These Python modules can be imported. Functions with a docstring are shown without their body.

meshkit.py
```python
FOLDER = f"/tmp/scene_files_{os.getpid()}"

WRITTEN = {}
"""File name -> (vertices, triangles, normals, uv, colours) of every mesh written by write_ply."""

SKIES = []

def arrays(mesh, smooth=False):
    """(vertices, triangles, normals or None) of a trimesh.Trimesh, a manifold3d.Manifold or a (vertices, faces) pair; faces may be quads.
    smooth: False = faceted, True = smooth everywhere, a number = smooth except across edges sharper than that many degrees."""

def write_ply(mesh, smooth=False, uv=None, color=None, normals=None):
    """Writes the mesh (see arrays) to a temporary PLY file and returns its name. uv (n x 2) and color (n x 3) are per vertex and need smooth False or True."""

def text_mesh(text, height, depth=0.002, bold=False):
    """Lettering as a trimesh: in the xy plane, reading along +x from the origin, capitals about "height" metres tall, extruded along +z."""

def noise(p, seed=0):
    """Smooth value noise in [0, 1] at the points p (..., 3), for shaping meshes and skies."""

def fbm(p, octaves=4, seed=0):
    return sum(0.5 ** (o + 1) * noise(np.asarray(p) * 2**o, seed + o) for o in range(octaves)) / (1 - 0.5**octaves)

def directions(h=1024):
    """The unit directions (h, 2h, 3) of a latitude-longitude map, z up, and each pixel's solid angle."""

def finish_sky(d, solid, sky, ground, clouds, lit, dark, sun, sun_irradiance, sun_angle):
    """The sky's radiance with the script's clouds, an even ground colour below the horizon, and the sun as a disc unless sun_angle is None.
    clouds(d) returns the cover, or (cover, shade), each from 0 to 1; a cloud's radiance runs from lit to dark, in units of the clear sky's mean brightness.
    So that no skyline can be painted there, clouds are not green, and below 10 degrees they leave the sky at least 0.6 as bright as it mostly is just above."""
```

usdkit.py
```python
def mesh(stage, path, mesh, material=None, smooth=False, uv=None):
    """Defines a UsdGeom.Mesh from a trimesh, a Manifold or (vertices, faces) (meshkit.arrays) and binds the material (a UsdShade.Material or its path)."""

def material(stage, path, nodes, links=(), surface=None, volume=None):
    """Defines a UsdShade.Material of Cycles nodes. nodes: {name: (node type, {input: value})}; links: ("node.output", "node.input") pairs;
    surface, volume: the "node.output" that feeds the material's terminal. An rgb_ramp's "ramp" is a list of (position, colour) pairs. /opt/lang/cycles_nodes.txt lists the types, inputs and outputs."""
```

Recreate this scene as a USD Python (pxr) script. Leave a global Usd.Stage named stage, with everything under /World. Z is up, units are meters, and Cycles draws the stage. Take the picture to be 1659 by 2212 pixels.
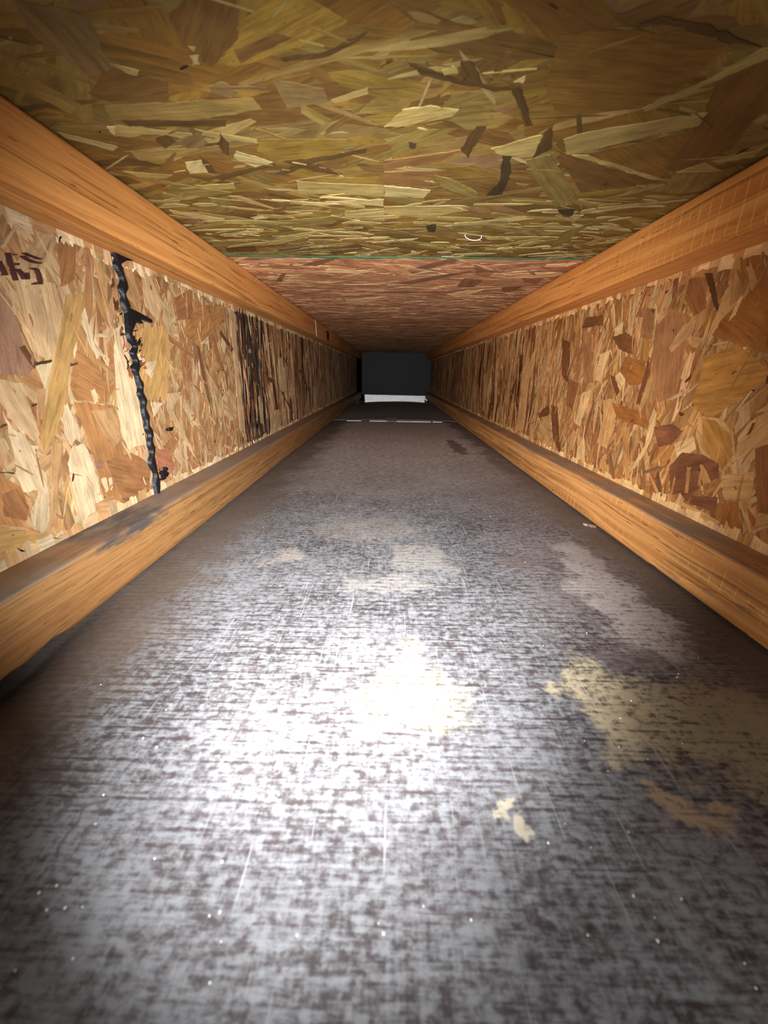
import math
import numpy as np
import trimesh
import shapely.geometry as sg
import usdkit
from meshkit import noise, fbm
from pxr import Usd, UsdGeom, UsdLux, UsdShade, Gf, Sdf, Vt

# ------------------------------------------------------------------ stage, camera, lamp, exposure
W_PX, H_PX = 1659, 2212
stage = Usd.Stage.CreateInMemory()
UsdGeom.SetStageUpAxis(stage, UsdGeom.Tokens.z)
UsdGeom.SetStageMetersPerUnit(stage, 1.0)
world = UsdGeom.Xform.Define(stage, '/World')
stage.SetDefaultPrim(world.GetPrim())
UsdGeom.Scope.Define(stage, '/World/Looks')

EYE = np.array([0.0, 0.0, 0.131])
RIGHT = np.array([0.99974749, 0.01826828, 0.01308515])
UP = np.array([-0.0184936, 0.33811713, 0.94092231])
FWD = np.array([-0.01276472, 0.94092671, -0.3383696])
F_PX = 831.0
cam = UsdGeom.Camera.Define(stage, '/World/camera')
cam.CreateHorizontalApertureAttr(36.0)
cam.CreateFocalLengthAttr(36.0 * F_PX / W_PX)
cam.CreateFStopAttr(17.0)
cam.CreateFocusDistanceAttr(0.42)
cam.CreateClippingRangeAttr(Gf.Vec2f(0.02, 50.0))
cam.CreateExposureAttr(0.0)
m = np.eye(4)
m[0, :3], m[1, :3], m[2, :3], m[3, :3] = RIGHT, UP, -FWD, EYE
UsdGeom.Xformable(cam).AddTransformOp().Set(Gf.Matrix4d(*m.ravel().tolist()))

# the torch of the phone: a small lamp beside the lens with a soft-edged beam; two fill lamps are added to it
LAMP_COLOR = Gf.Vec3f(1.0, 0.99, 0.985)
def define_lamp(name, pos, aim, power, cone, soft):
    l = UsdLux.SphereLight.Define(stage, '/World/' + name)
    l.CreateRadiusAttr(0.003)
    l.CreateIntensityAttr(power)
    l.CreateNormalizeAttr(True)
    l.CreateColorAttr(LAMP_COLOR)
    sh = UsdLux.ShapingAPI.Apply(l.GetPrim())
    sh.CreateShapingConeAngleAttr(cone)
    sh.CreateShapingConeSoftnessAttr(soft)
    aim = np.asarray(aim, float)
    z = -aim / np.linalg.norm(aim)
    x = np.cross([0, 0, 1.0], z); x /= np.linalg.norm(x)
    y = np.cross(z, x)
    k = np.eye(4); k[0, :3], k[1, :3], k[2, :3], k[3, :3] = x, y, z, pos
    UsdGeom.Xformable(l).AddTransformOp().Set(Gf.Matrix4d(*k.ravel().tolist()))
define_lamp('phone_torch', (-0.014, -0.015, 0.116), (-0.03, 1.0, -0.16), 8.3, 47.5, 1.0)
define_lamp('added_low_lamp', (-0.040, 0.018, 0.118), (0.16, 1.0, -0.90), 1.75, 42.0, 1.0)  # added lamp, aimed down to brighten the near floor
define_lamp('added_fill_lamp', (-0.014, -0.015, 0.116), (0.45, 1.0, -0.40), 0.27, 85.0, 1.0)  # added broad weak lamp that fills the dark floor corners

# ------------------------------------------------------------------ measures of the joist bay (metres)
CEIL = 0.2411                     # underside of the subfloor above the sheet metal
XL, WL = -0.1670, -0.1934         # left joist: flange face, web face
XR, WR = 0.1922, 0.2181           # right joist
WT, WB = 0.2066, 0.0355           # web between the flanges
Y0, Y1 = -0.12, 2.30
YJ = 2.255                        # far ends of the joists
SEAM = 0.4485                     # joint between the two subfloor panels
SHEET_END = 1.158                 # seam of the metal floor

# ------------------------------------------------------------------ helpers
names = {}
def numbered(parent, name):
    k = (parent, name)
    n = names.get(k, 0); names[k] = n + 1
    return name if n == 0 else f'{name}_{n:03d}'
def data(prim, **kw):
    for k, v in kw.items():
        if v: prim.SetCustomDataByKey(k, v)
def obj(name, mesh, mat, parent='/World', smooth=False, prim_vars=None, **kw):
    path = parent + '/' + numbered(parent, name)
    g = usdkit.mesh(stage, path, mesh, mat, smooth=smooth)
    if prim_vars:
        api = UsdGeom.PrimvarsAPI(g)
        for n, (tp, a) in prim_vars.items():
            api.CreatePrimvar(n, tp, 'vertex').Set(Vt.Vec3fArray.FromNumpy(np.asarray(a, np.float32)))
    data(g.GetPrim(), **kw)
    return path
def thing(name, **kw):
    path = '/World/' + numbered('/World', name)
    x = UsdGeom.Xform.Define(stage, path)
    data(x.GetPrim(), **kw)
    return path
def lin(c):
    c = np.asarray(c, float) / 255
    return np.where(c < 0.04045, c / 12.92, ((c + 0.055) / 1.055) ** 2.4)
def ray(px, py):
    return RIGHT * (px - W_PX / 2) / F_PX + UP * (H_PX / 2 - py) / F_PX + FWD
def project(p):
    d = p - EYE
    z = np.maximum(d @ FWD, 1e-6)
    return W_PX / 2 + F_PX * (d @ RIGHT) / z, H_PX / 2 - F_PX * (d @ UP) / z, d @ FWD

class NB:
    """Collects the nodes of one material."""
    def __init__(s): s.n, s.l, s.k = {}, [], 0
    def add(s, kind, out, inputs=None, **links):
        s.k += 1; name = f'n{s.k}'
        s.n[name] = (kind, dict(inputs or {}))
        for i, src in links.items():
            if src is None: continue
            if isinstance(src, str): s.l.append((src, f'{name}.{i}'))
            else: s.n[name][1][i] = src
        return f'{name}.{out}'
    def pos(s): return s.add('geometry', 'position')
    def map(s, v, scale=(1, 1, 1), rot=(0, 0, 0), loc=(0, 0, 0)):
        return s.add('mapping', 'vector', dict(scale=scale, rotation=rot, location=loc, mapping_type='point'), vector=v)
    def noise(s, v, scale=1.0, detail=2.0, rough=0.5, dist=0.0):
        return s.add('noise_texture', 'fac', dict(scale=scale, detail=detail, roughness=rough, distortion=dist), vector=v)
    def ncolor(s, v, scale=1.0, detail=2.0):
        return s.add('noise_texture', 'color', dict(scale=scale, detail=detail), vector=v)
    def math(s, op, a, b=None, c=None, clamp=False):
        return s.add('math', 'value', dict(math_type=op, use_clamp=clamp), value1=a, value2=b, value3=c)
    def step(s, v, a, b, lo=0.0, hi=1.0):
        return s.add('map_range', 'result', dict(range_type='smoothstep', from_min=a, from_max=b, to_min=lo, to_max=hi, clamp=True), value=v)
    def mix(s, f, a, b, kind='mix'):
        return s.add('mix', 'color', dict(mix_type=kind), fac=f, color1=a, color2=b)
    def xyz(s, v):
        s.add('separate_xyz', 'x', vector=v); k = f'n{s.k}'
        return k + '.x', k + '.y', k + '.z'
    def combine(s, x, y, z): return s.add('combine_xyz', 'vector', x=x, y=y, z=z)
    def attr(s, name, out='vector'): return s.add('attribute', out, dict(attribute=name))
    def bump(s, h, strength=0.5, distance=0.001):
        return s.add('bump', 'normal', dict(strength=strength, distance=distance), height=h)
    def finish(s, path, color, rough=0.6, metallic=0.0, normal=None, spec=0.35, **kw):
        b = s.add('principled_bsdf', 'BSDF', dict(kw), base_color=color, roughness=rough, metallic=metallic, normal=normal, specular_ior_level=spec)
        return usdkit.material(stage, '/World/Looks/' + path, s.n, s.l, surface=b)

# ------------------------------------------------------------------ materials
def strand_material(path, speck=(0.05, 0.025, 0.012)):
    """Pressed wood strands: tone of the strand, fine grain along it, small dark pores."""
    g = NB()
    gr = g.attr('grain')
    base = g.attr('strand_tone', 'color')
    fine = g.noise(g.map(gr, (60, 900, 40)), 1.0, 3, 0.6)
    mid = g.noise(g.map(gr, (25, 180, 40)), 1.0, 3, 0.6)
    blot = g.noise(g.pos(), 55, 4, 0.6)
    f = g.math('multiply_add', fine, 0.8, 0.60)
    f = g.math('multiply', f, g.math('multiply_add', mid, 0.8, 0.60))
    f = g.math('multiply', f, g.math('multiply_add', blot, 1.0, 0.50))
    c = g.mix(1.0, base, g.combine(f, f, f), 'multiply')
    wear = g.noise(g.map(gr, (45, 330, 30), loc=(3, 8, 1)), 1.0, 5, 0.68)
    c = g.mix(g.step(wear, 0.50, 0.66, 0, 0.42), c, g.mix(1.0, base, (0.42, 0.34, 0.27), 'multiply'))
    c = g.mix(g.step(wear, 0.46, 0.33, 0, 0.45), c, g.mix(1.0, base, (1.35, 1.38, 1.42), 'multiply'))
    pore = g.step(g.noise(g.map(gr, (260, 700, 90)), 1.0, 2, 0.5), 0.70, 0.76, 0, 0.75)
    c = g.mix(pore, c, speck)
    h = g.math('add', fine, mid)
    return g.finish(path, c, 0.62, normal=g.bump(h, 0.35, 0.0006), spec=0.3)
M_STRAND = strand_material('pressed_strands')
def panel_core():
    g = NB()
    n = g.noise(g.map(g.pos(), (30, 30, 30)), 4, 4, 0.6)
    return g.finish('panel_core', g.mix(n, (0.10, 0.05, 0.02), (0.26, 0.15, 0.07)), 0.8)
M_CORE = panel_core()

def lumber(path, dark, light, line, ticks=0.0, dust=0.0, rows=0.0, smudge=False):
    """Planed softwood with grain along y; saw ticks across it; dust on what faces up."""
    g = NB()
    p = g.pos()
    x, y, z = g.xyz(p)
    warp = g.add('vector_math', 'vector', dict(math_type='multiply_add', vector2=(0.012, 0.0, 0.012)), vector1=g.ncolor(g.map(p, (3, 5, 3)), 1.0, 2), vector3=p)
    big = g.noise(g.map(warp, (160, 3.0, 160)), 1.0, 4, 0.6)
    fine = g.noise(g.map(warp, (900, 9, 900)), 1.0, 3, 0.6)
    c = g.mix(g.step(big, 0.30, 0.70), dark, light)
    c = g.mix(g.step(fine, 0.50, 0.72, 0, 0.55), c, line)
    veins = g.step(g.noise(g.map(warp, (380, 2.6, 380)), 1.0, 3, 0.6), 0.56, 0.68, 0, 0.75)
    c = g.mix(veins, c, tuple(0.45 * a for a in dark))
    flecks = g.step(g.noise(g.map(p, (700, 60, 700), loc=(3, 1, 5)), 1.0, 2, 0.5), 0.68, 0.74, 0, 0.8)
    c = g.mix(flecks, c, tuple(0.22 * a for a in dark))
    h = g.math('multiply_add', fine, 0.6, big)
    if ticks:
        w = g.add('wave_texture', 'fac', dict(wave_type='bands', bands_direction='y', profile='sine', scale=1.0, distortion=1.1, detail=2.0, detail_scale=6.0),
                  vector=g.map(p, (1, 36.0, 1), rot=(0.12, 0, 0)))
        t = g.step(w, 0.965, 0.998)
        where = g.step(g.noise(g.map(p, (60, 7, 60), loc=(7, 2, 1)), 1.0, 4, 0.65), 0.44, 0.62)
        t = g.math('multiply', g.math('multiply', t, where), ticks)
        c = g.mix(t, c, tuple(min(1, 1.9 * a) for a in light))
        h = g.math('multiply_add', t, 0.6, h)
    if rows:
        w = g.noise(g.map(p, (30, 45, 900)), 1.0, 2, 0.5)
        c = g.mix(g.step(w, 0.56, 0.66, 0, rows), c, tuple(0.5 * a for a in dark))
        h = g.math('multiply_add', w, 0.8, h)
    if dust:
        g.add('geometry', 'normal'); nrm = f'n{g.k}.normal'
        up = g.xyz(nrm)[2]
        patch = g.noise(g.map(p, (26, 14, 26)), 1.0, 4, 0.62)
        d = g.math('multiply', g.step(up, 0.25, 0.85), g.step(patch, 0.34, 0.60, 0.25, dust))
        c = g.mix(d, c, (0.20, 0.165, 0.14))
    if smudge:
        dy = g.math('multiply', g.math('subtract', y, 0.235), 1 / 0.055)
        dz = g.math('multiply', g.math('subtract', z, 0.0325), 1 / 0.0065)
        r = g.math('add', g.math('multiply', dy, dy), g.math('multiply', dz, dz))
        r = g.math('multiply_add', g.noise(g.map(p, (120, 60, 260)), 1.0, 4, 0.6), 1.6, r)
        c = g.mix(g.step(r, 1.6, 0.7, 0, 0.9), c, (0.045, 0.045, 0.05))
    return g.finish(path, c, 0.6, normal=g.bump(h, 0.35, 0.0008), spec=0.3)
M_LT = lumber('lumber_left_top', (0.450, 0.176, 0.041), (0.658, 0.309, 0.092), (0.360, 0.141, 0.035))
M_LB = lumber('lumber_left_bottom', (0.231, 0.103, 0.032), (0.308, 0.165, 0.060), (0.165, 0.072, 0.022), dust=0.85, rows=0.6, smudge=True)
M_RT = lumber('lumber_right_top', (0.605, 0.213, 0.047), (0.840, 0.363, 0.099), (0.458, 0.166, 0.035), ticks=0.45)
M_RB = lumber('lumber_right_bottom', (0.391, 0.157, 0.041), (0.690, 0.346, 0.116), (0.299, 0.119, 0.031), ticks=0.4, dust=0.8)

def floor_material():
    g = NB()
    p = g.pos()
    x, y, z = g.xyz(p)
    big = g.noise(p, 11, 5, 0.6)
    mid = g.noise(p, 60, 8, 0.72)
    fine = g.noise(p, 420, 4, 0.7)
    sx = g.noise(g.map(p, (60, 900, 1)), 1.0, 3, 0.6)          # rubbed lines across the bay
    sy = g.noise(g.map(p, (900, 70, 1), rot=(0, 0, 0.03)), 1.0, 3, 0.6)   # and along it
    # bare zinc shows where the oxide and grime are worn through
    grain2 = g.noise(g.map(p, (230, 330, 1)), 1.0, 5, 0.72)
    v = g.math('multiply_add', g.math('subtract', grain2, 0.5), 1.25, g.math('multiply', g.math('subtract', big, 0.5), 0.55))
    v = g.math('multiply_add', g.math('subtract', mid, 0.5), 0.55, v)
    v = g.math('multiply_add', g.math('subtract', fine, 0.5), 0.60, v)
    v = g.math('multiply_add', g.math('subtract', sx, 0.5), 0.60, v)
    v = g.math('multiply_add', g.math('subtract', sy, 0.5), 0.32, v)
    for rot in (0.5, -0.6):
        v = g.math('multiply_add', g.math('subtract', g.noise(g.map(p, (160, 800, 1), rot=(0, 0, rot)), 1.0, 3, 0.6), 0.5), 0.30, v)
    rip = g.add('wave_texture', 'fac', dict(wave_type='bands', bands_direction='y', profile='sine', scale=1.0, distortion=1.6, detail=3.0, detail_scale=0.35, detail_roughness=0.6), vector=g.map(p, (30, 72.0, 1)))
    ripw = g.math('multiply', g.step(g.noise(g.map(p, (40, 160, 1), loc=(2, 9, 0)), 1.0, 3, 0.6), 0.40, 0.60), g.math('multiply', g.step(y, 0.30, 0.17), g.step(y, 0.055, 0.09)))
    v = g.math('subtract', v, g.math('multiply', g.math('multiply', g.step(rip, 0.72, 0.97), ripw), 0.17))
    bright = g.step(v, -0.27, 0.27)
    zinc = g.mix(g.noise(p, 25, 3, 0.5), (0.122, 0.127, 0.137), (0.222, 0.232, 0.250))
    grime = g.mix(g.step(big, 0.35, 0.65), (0.026, 0.020, 0.021), (0.046, 0.037, 0.038))
    c = g.mix(bright, grime, zinc)
    # scratches
    scr = None
    for rot, loc, th in ((0.35, (1, 2, 0), 0.715), (-0.5, (4, 1, 0), 0.72), (1.2, (2, 7, 0), 0.73), (-1.15, (5, 3, 0), 0.73)):
        s = g.step(g.noise(g.map(p, (14, 620, 1), rot=(0, 0, rot), loc=loc), 1.0, 2, 0.45), th, th + 0.03)
        scr = s if scr is None else g.math('maximum', scr, s)
    vo = g.add('voronoi_texture', 'distance', dict(feature='distance_to_edge', scale=34.0),
               vector=g.add('vector_math', 'vector', dict(math_type='multiply_add', vector2=(0.03, 0.03, 0.0)), vector1=g.ncolor(p, 40, 3), vector3=p))
    squig = g.math('multiply', g.step(vo, 0.030, 0.008), g.step(g.noise(p, 22, 3, 0.6), 0.52, 0.62))
    scr = g.math('maximum', scr, g.math('multiply', squig, 0.8))
    c = g.mix(g.math('multiply', scr, 0.75), c, (0.055, 0.043, 0.043))
    lite = None
    for rot, loc, th in ((0.05, (8, 2, 0), 0.70), (0.5, (3, 6, 0), 0.725), (-0.42, (6, 5, 0), 0.725), (1.45, (1, 9, 0), 0.735)):
        s = g.step(g.noise(g.map(p, (760, 16, 1), rot=(0, 0, rot), loc=loc), 1.0, 2, 0.45), th, th + 0.03)
        lite = s if lite is None else g.math('maximum', lite, s)
    c = g.mix(g.math('multiply', lite, 0.4), c, (0.32, 0.33, 0.34))
    # soft dust: along both joists, all over the far half (paled against light falloff), and in pale dried patches
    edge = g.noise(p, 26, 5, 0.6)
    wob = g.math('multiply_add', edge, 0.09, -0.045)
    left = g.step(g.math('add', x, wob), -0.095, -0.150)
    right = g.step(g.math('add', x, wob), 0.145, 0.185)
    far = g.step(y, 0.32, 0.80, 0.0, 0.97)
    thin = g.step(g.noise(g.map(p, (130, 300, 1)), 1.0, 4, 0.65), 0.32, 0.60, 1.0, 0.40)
    brown = g.math('multiply', g.step(g.math('add', x, wob), 0.065, 0.125), g.step(mid, 0.36, 0.62, 0.2, 0.95))
    c = g.mix(brown, c, g.mix(1.0, c, (0.92, 0.72, 0.66), 'multiply'))
    far_dust_lift = g.math('multiply', far, thin)
    c = g.mix(far_dust_lift, c, g.mix(g.noise(p, 18, 3, 0.5), (0.58, 0.51, 0.47), (0.74, 0.67, 0.62)))  # far dust coloured paler to make up for light lost with distance
    mott = g.step(g.noise(g.map(p, (110, 230, 1), loc=(4, 4, 0)), 1.0, 6, 0.7), 0.50, 0.60, 0, 0.55)
    mott = g.math('multiply', g.math('maximum', mott, g.math('multiply', scr, 0.8)), g.step(y, 0.30, 0.50))
    c = g.mix(mott, c, (0.17, 0.135, 0.125))
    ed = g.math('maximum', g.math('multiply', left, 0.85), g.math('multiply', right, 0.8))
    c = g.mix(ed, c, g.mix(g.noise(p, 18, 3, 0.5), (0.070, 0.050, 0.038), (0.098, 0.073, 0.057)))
    d = g.math('maximum', far_dust_lift, ed)
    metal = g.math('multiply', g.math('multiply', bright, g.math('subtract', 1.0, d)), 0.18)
    speck = g.step(v, -0.34, 0.06, 0.12, 1.0)
    warp = g.add('vector_math', 'vector', dict(math_type='multiply_add', vector2=(0.050, 0.050, 0.0)), vector1=g.ncolor(p, 55, 4), vector3=p)
    warp = g.add('vector_math', 'vector', dict(math_type='multiply_add', vector2=(0.012, 0.012, 0.0)), vector1=g.ncolor(p, 330, 4), vector3=warp)
    def patch(cx, cy, rx, ry, rough, rot=0.0):
        q = g.map(warp, (1, 1, 1), loc=(-cx - 0.031, -cy - 0.031, 0))
        q = g.map(q, (1 / rx, 1 / ry, 0), rot=(0, 0, rot))
        return g.add('vector_math', 'value', dict(math_type='length'), vector1=q)
    for cx, cy, rx, ry, rg, col, a in (
            (0.008, 0.128, 0.017, 0.017, 1.3, (0.234, 0.215, 0.144), 0.8), (0.013, 0.152, 0.008, 0.013, 1.2, (0.226, 0.203, 0.140), 0.7), (0.028, 0.126, 0.010, 0.012, 1.6, (0.187, 0.176, 0.148), 0.6),
            (0.094, 0.126, 0.016, 0.024, 1.0, (0.312, 0.265, 0.168), 0.9), (0.128, 0.121, 0.030, 0.022, 1.2, (0.257, 0.207, 0.129), 0.9),
            (0.150, 0.110, 0.028, 0.030, 1.2, (0.218, 0.176, 0.113), 0.9), (0.100, 0.085, 0.013, 0.006, 1.4, (0.281, 0.195, 0.117), 0.8),
            (0.143, 0.205, 0.020, 0.050, 1.3, (0.281, 0.250, 0.234), 0.85), (0.146, 0.262, 0.014, 0.035, 1.6, (0.257, 0.226, 0.211), 0.7), (0.026, 0.262, 0.024, 0.024, 1.7, (0.218, 0.203, 0.183), 0.6), (0.005, 0.225, 0.030, 0.010, 1.8, (0.218, 0.204, 0.187), 0.6),
            (-0.078, 0.262, 0.012, 0.016, 1.8, (0.234, 0.203, 0.176), 0.65), (0.044, 0.0875, 0.004, 0.0025, 0.9, (0.328, 0.289, 0.211), 0.8), (-0.02, 0.32, 0.05, 0.03, 2.0, (0.203, 0.183, 0.168), 0.5)):
        k = g.math('multiply', g.step(patch(cx, cy, rx, ry, rg), 1.30, 0.70, 0, a), speck)
        c = g.mix(k, c, col)
        metal = g.math('multiply', metal, g.math('subtract', 1.0, k))
    for cx, cy, rx, ry, a in ((0.128, 0.745, 0.012, 0.085, 0.8), (0.098, 0.262, 0.016, 0.010, 0.6), (0.120, 0.158, 0.018, 0.010, 0.4), (-0.165, 0.115, 0.030, 0.030, 0.0)):
        if a: c = g.mix(g.step(patch(cx, cy, rx, ry, 2.2), 1.1, 0.8, 0, a), c, (0.10, 0.075, 0.07))
    h = g.math('multiply_add', sx, 0.5, g.math('multiply_add', fine, 0.5, g.math('multiply', sy, 0.35)))
    rough = g.math('multiply_add', fine, 0.25, 0.52)
    return g.finish('weathered_zinc_sheet', c, rough, metal, g.bump(h, 0.35, 0.0006), spec=0.35)
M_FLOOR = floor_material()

def plain(path, c, rough, metallic=0.0, spec=0.4, var=0.25, scale=40.0, bump=0.0):
    g = NB()
    n = g.noise(g.pos(), scale, 4, 0.6)
    col = g.mix(n, tuple(a * (1 - var) for a in c), tuple(min(1, a * (1 + var)) for a in c))
    return g.finish(path, col, rough, metallic, g.bump(n, bump, 0.002) if bump else None, spec)
M_TAR = plain('black_sealant', (0.006, 0.006, 0.008), 0.45, spec=0.25, scale=300, bump=0.4)
M_OVAL = plain('dark_oval', (0.012, 0.008, 0.006), 0.7)
M_INK = plain('brown_ink', (0.045, 0.012, 0.008), 0.7)
M_GREEN = plain('green_edge_paint', (0.022, 0.095, 0.036), 0.7, scale=120)
M_DARKMETAL = plain('dull_dark_metal', (0.010, 0.010, 0.0088), 0.55, 0.1, scale=12)
M_ENDSHEET = plain('dull_grey_metal', (0.26, 0.26, 0.25), 0.55, 0.1, scale=30)
M_BRIGHT = plain('bright_zinc', (0.78, 0.80, 0.82), 0.36, 1.0, scale=260, var=0.45, bump=0.5)
M_LIP = plain('bare_cut_edge', (0.80, 0.78, 0.72), 0.5, 0.6, scale=25, var=0.5)
M_HAIR = plain('white_fibre', (0.85, 0.85, 0.82), 0.6)
M_GRIT = plain('pale_grit', (0.75, 0.72, 0.66), 0.2, spec=0.9)

# ------------------------------------------------------------------ pressed-strand boards
class Plane:
    """A board's face: 2-D coordinates (s, t) on it, and the way its strands stand proud of it."""
    def __init__(s, kind): s.kind = kind
    def to3(s, st, h):
        st = np.asarray(st, float); h = np.broadcast_to(h, len(st))
        if s.kind == 'left': return np.stack([WL + h, st[:, 0], st[:, 1]], 1)
        if s.kind == 'right': return np.stack([WR - h, st[:, 0], st[:, 1]], 1)
        return np.stack([st[:, 0], st[:, 1], CEIL - h], 1)
    def from_px(s, px, py):
        d = ray(px, py)
        if s.kind == 'left': k = (WL - EYE[0]) / d[0]
        elif s.kind == 'right': k = (WR - EYE[0]) / d[0]
        else: k = (CEIL - EYE[2]) / d[2]
        q = EYE + d * k
        return (q[0], q[1]) if s.kind == 'up' else (q[1], q[2])
    flip = property(lambda s: s.kind != 'left')

def clip(poly, axis, lim, keep_less):
    out = []
    n = len(poly)
    for i in range(n):
        a, b = poly[i], poly[(i + 1) % n]
        ia, ib = ((a[axis] <= lim) == keep_less), ((b[axis] <= lim) == keep_less)
        if ia: out.append(a)
        if ia != ib:
            f = (lim - a[axis]) / (b[axis] - a[axis])
            out.append(a + f * (b - a))
    return np.array(out) if len(out) > 2 else None
def clip_box(poly, box):
    for axis, lo, hi in ((0, box[0], box[2]), (1, box[1], box[3])):
        poly = clip(poly, axis, lo, False)
        if poly is None: return None
        poly = clip(poly, axis, hi, True)
        if poly is None: return None
    return poly

def random_strand(rng, c, ang, L, Wd):
    k = rng.integers(2, 5)
    us = np.linspace(-0.5, 0.5, k + 2)[1:-1] + rng.uniform(-0.06, 0.06, k)
    bow = rng.normal(0, 0.06)
    taper = rng.uniform(0.55, 1.0, 2)
    top = [(u, 0.5 * np.interp(u, [-0.5, 0, 0.5], [taper[0], 1, taper[1]]) * rng.uniform(0.8, 1.05)) for u in us]
    bot = [(u, -0.5 * np.interp(u, [-0.5, 0, 0.5], [taper[0], 1, taper[1]]) * rng.uniform(0.8, 1.05)) for u in us[::-1]]
    def end(sgn, tp):
        n = rng.integers(1, 5)
        vs = np.sort(rng.uniform(-0.45, 0.45, n)) * tp
        us = 0.5 + rng.normal(0, 0.045, n) - 0.10 * rng.random() * (vs / 0.45) * rng.choice([-1, 1])
        e = [(u, v) for u, v in zip(us, vs)]
        return [(sgn * u, v) for u, v in (e[::-1] if sgn > 0 else e)]
    pts = np.array(bot[::-1] + end(1, taper[1])[::-1] + top[::-1] + end(-1, taper[0])[::-1])
    uv = pts * [L, Wd]
    uv[:, 1] += bow * Wd * (1 - (2 * pts[:, 0]) ** 2) * 2
    ca, sa = math.cos(ang), math.sin(ang)
    return np.asarray(c) + uv @ np.array([[ca, sa], [-sa, ca]])

def area2(p): return 0.5 * float(np.sum(p[:, 0] * np.roll(p[:, 1], -1) - p[:, 1] * np.roll(p[:, 0], -1)))

class Strand:
    __slots__ = ('poly', 'h', 'tone', 'ang', 'seed', 'traced', 'label')
    def __init__(s, poly, h, tone, ang, seed, traced=False):
        s.poly, s.h, s.tone, s.ang, s.seed, s.traced = poly, h, tone, ang, seed, traced

def strand_mesh(pl, st):
    """Top face and sloping edges of one strand, sunk into the board."""
    p = st.poly if area2(st.poly) > 0 else st.poly[::-1]
    n = len(p)
    if st.traced:
        P = sg.Polygon(p).buffer(0)
        if P.geom_type != 'Polygon': P = max(P.geoms, key=lambda a: a.area)
        p = np.array(P.exterior.coords)[:-1]
        if area2(p) < 0: p = p[::-1]
        n = len(p)
        tv, tf = trimesh.creation.triangulate_polygon(sg.Polygon(p), engine='earcut')
        tv, tf = np.asarray(tv, float), np.asarray(tf)
        q = tv
        order = [int(np.argmin(((tv - a) ** 2).sum(1))) for a in p]
        f = [list(t) if area2(q[t]) > 0 else list(t[::-1]) for t in tf]
    else:
        q = np.vstack([p, p.mean(0)]); order = list(range(n)); f = [[i, (i + 1) % n, n] for i in range(n)]
    rise = st.h * (0.3 if st.h < 0.0024 and pl.kind != 'tall' else 1.0)
    top = len(q)
    cen = p.mean(0)
    d = p - cen
    skirt = p + d / np.maximum(np.linalg.norm(d, axis=1, keepdims=True), 1e-9) * 0.00012
    allp = np.vstack([q, skirt])
    h = np.concatenate([np.full(top, rise), np.full(n, -0.0002)])
    for i in range(n):
        a, b, c, e = order[i], order[(i + 1) % n], top + i, top + (i + 1) % n
        f += [[a, c, b], [b, c, e]]
    f = np.array(f)
    if pl.flip: f = f[:, ::-1]
    ca, sa = math.cos(st.ang), math.sin(st.ang)
    u = allp @ np.array([ca, sa]); v = allp @ np.array([-sa, ca])
    gr = np.stack([u, v, np.full(len(u), st.seed)], 1)
    return pl.to3(allp, h), f, gr, np.tile(st.tone, (len(u), 1))

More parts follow.
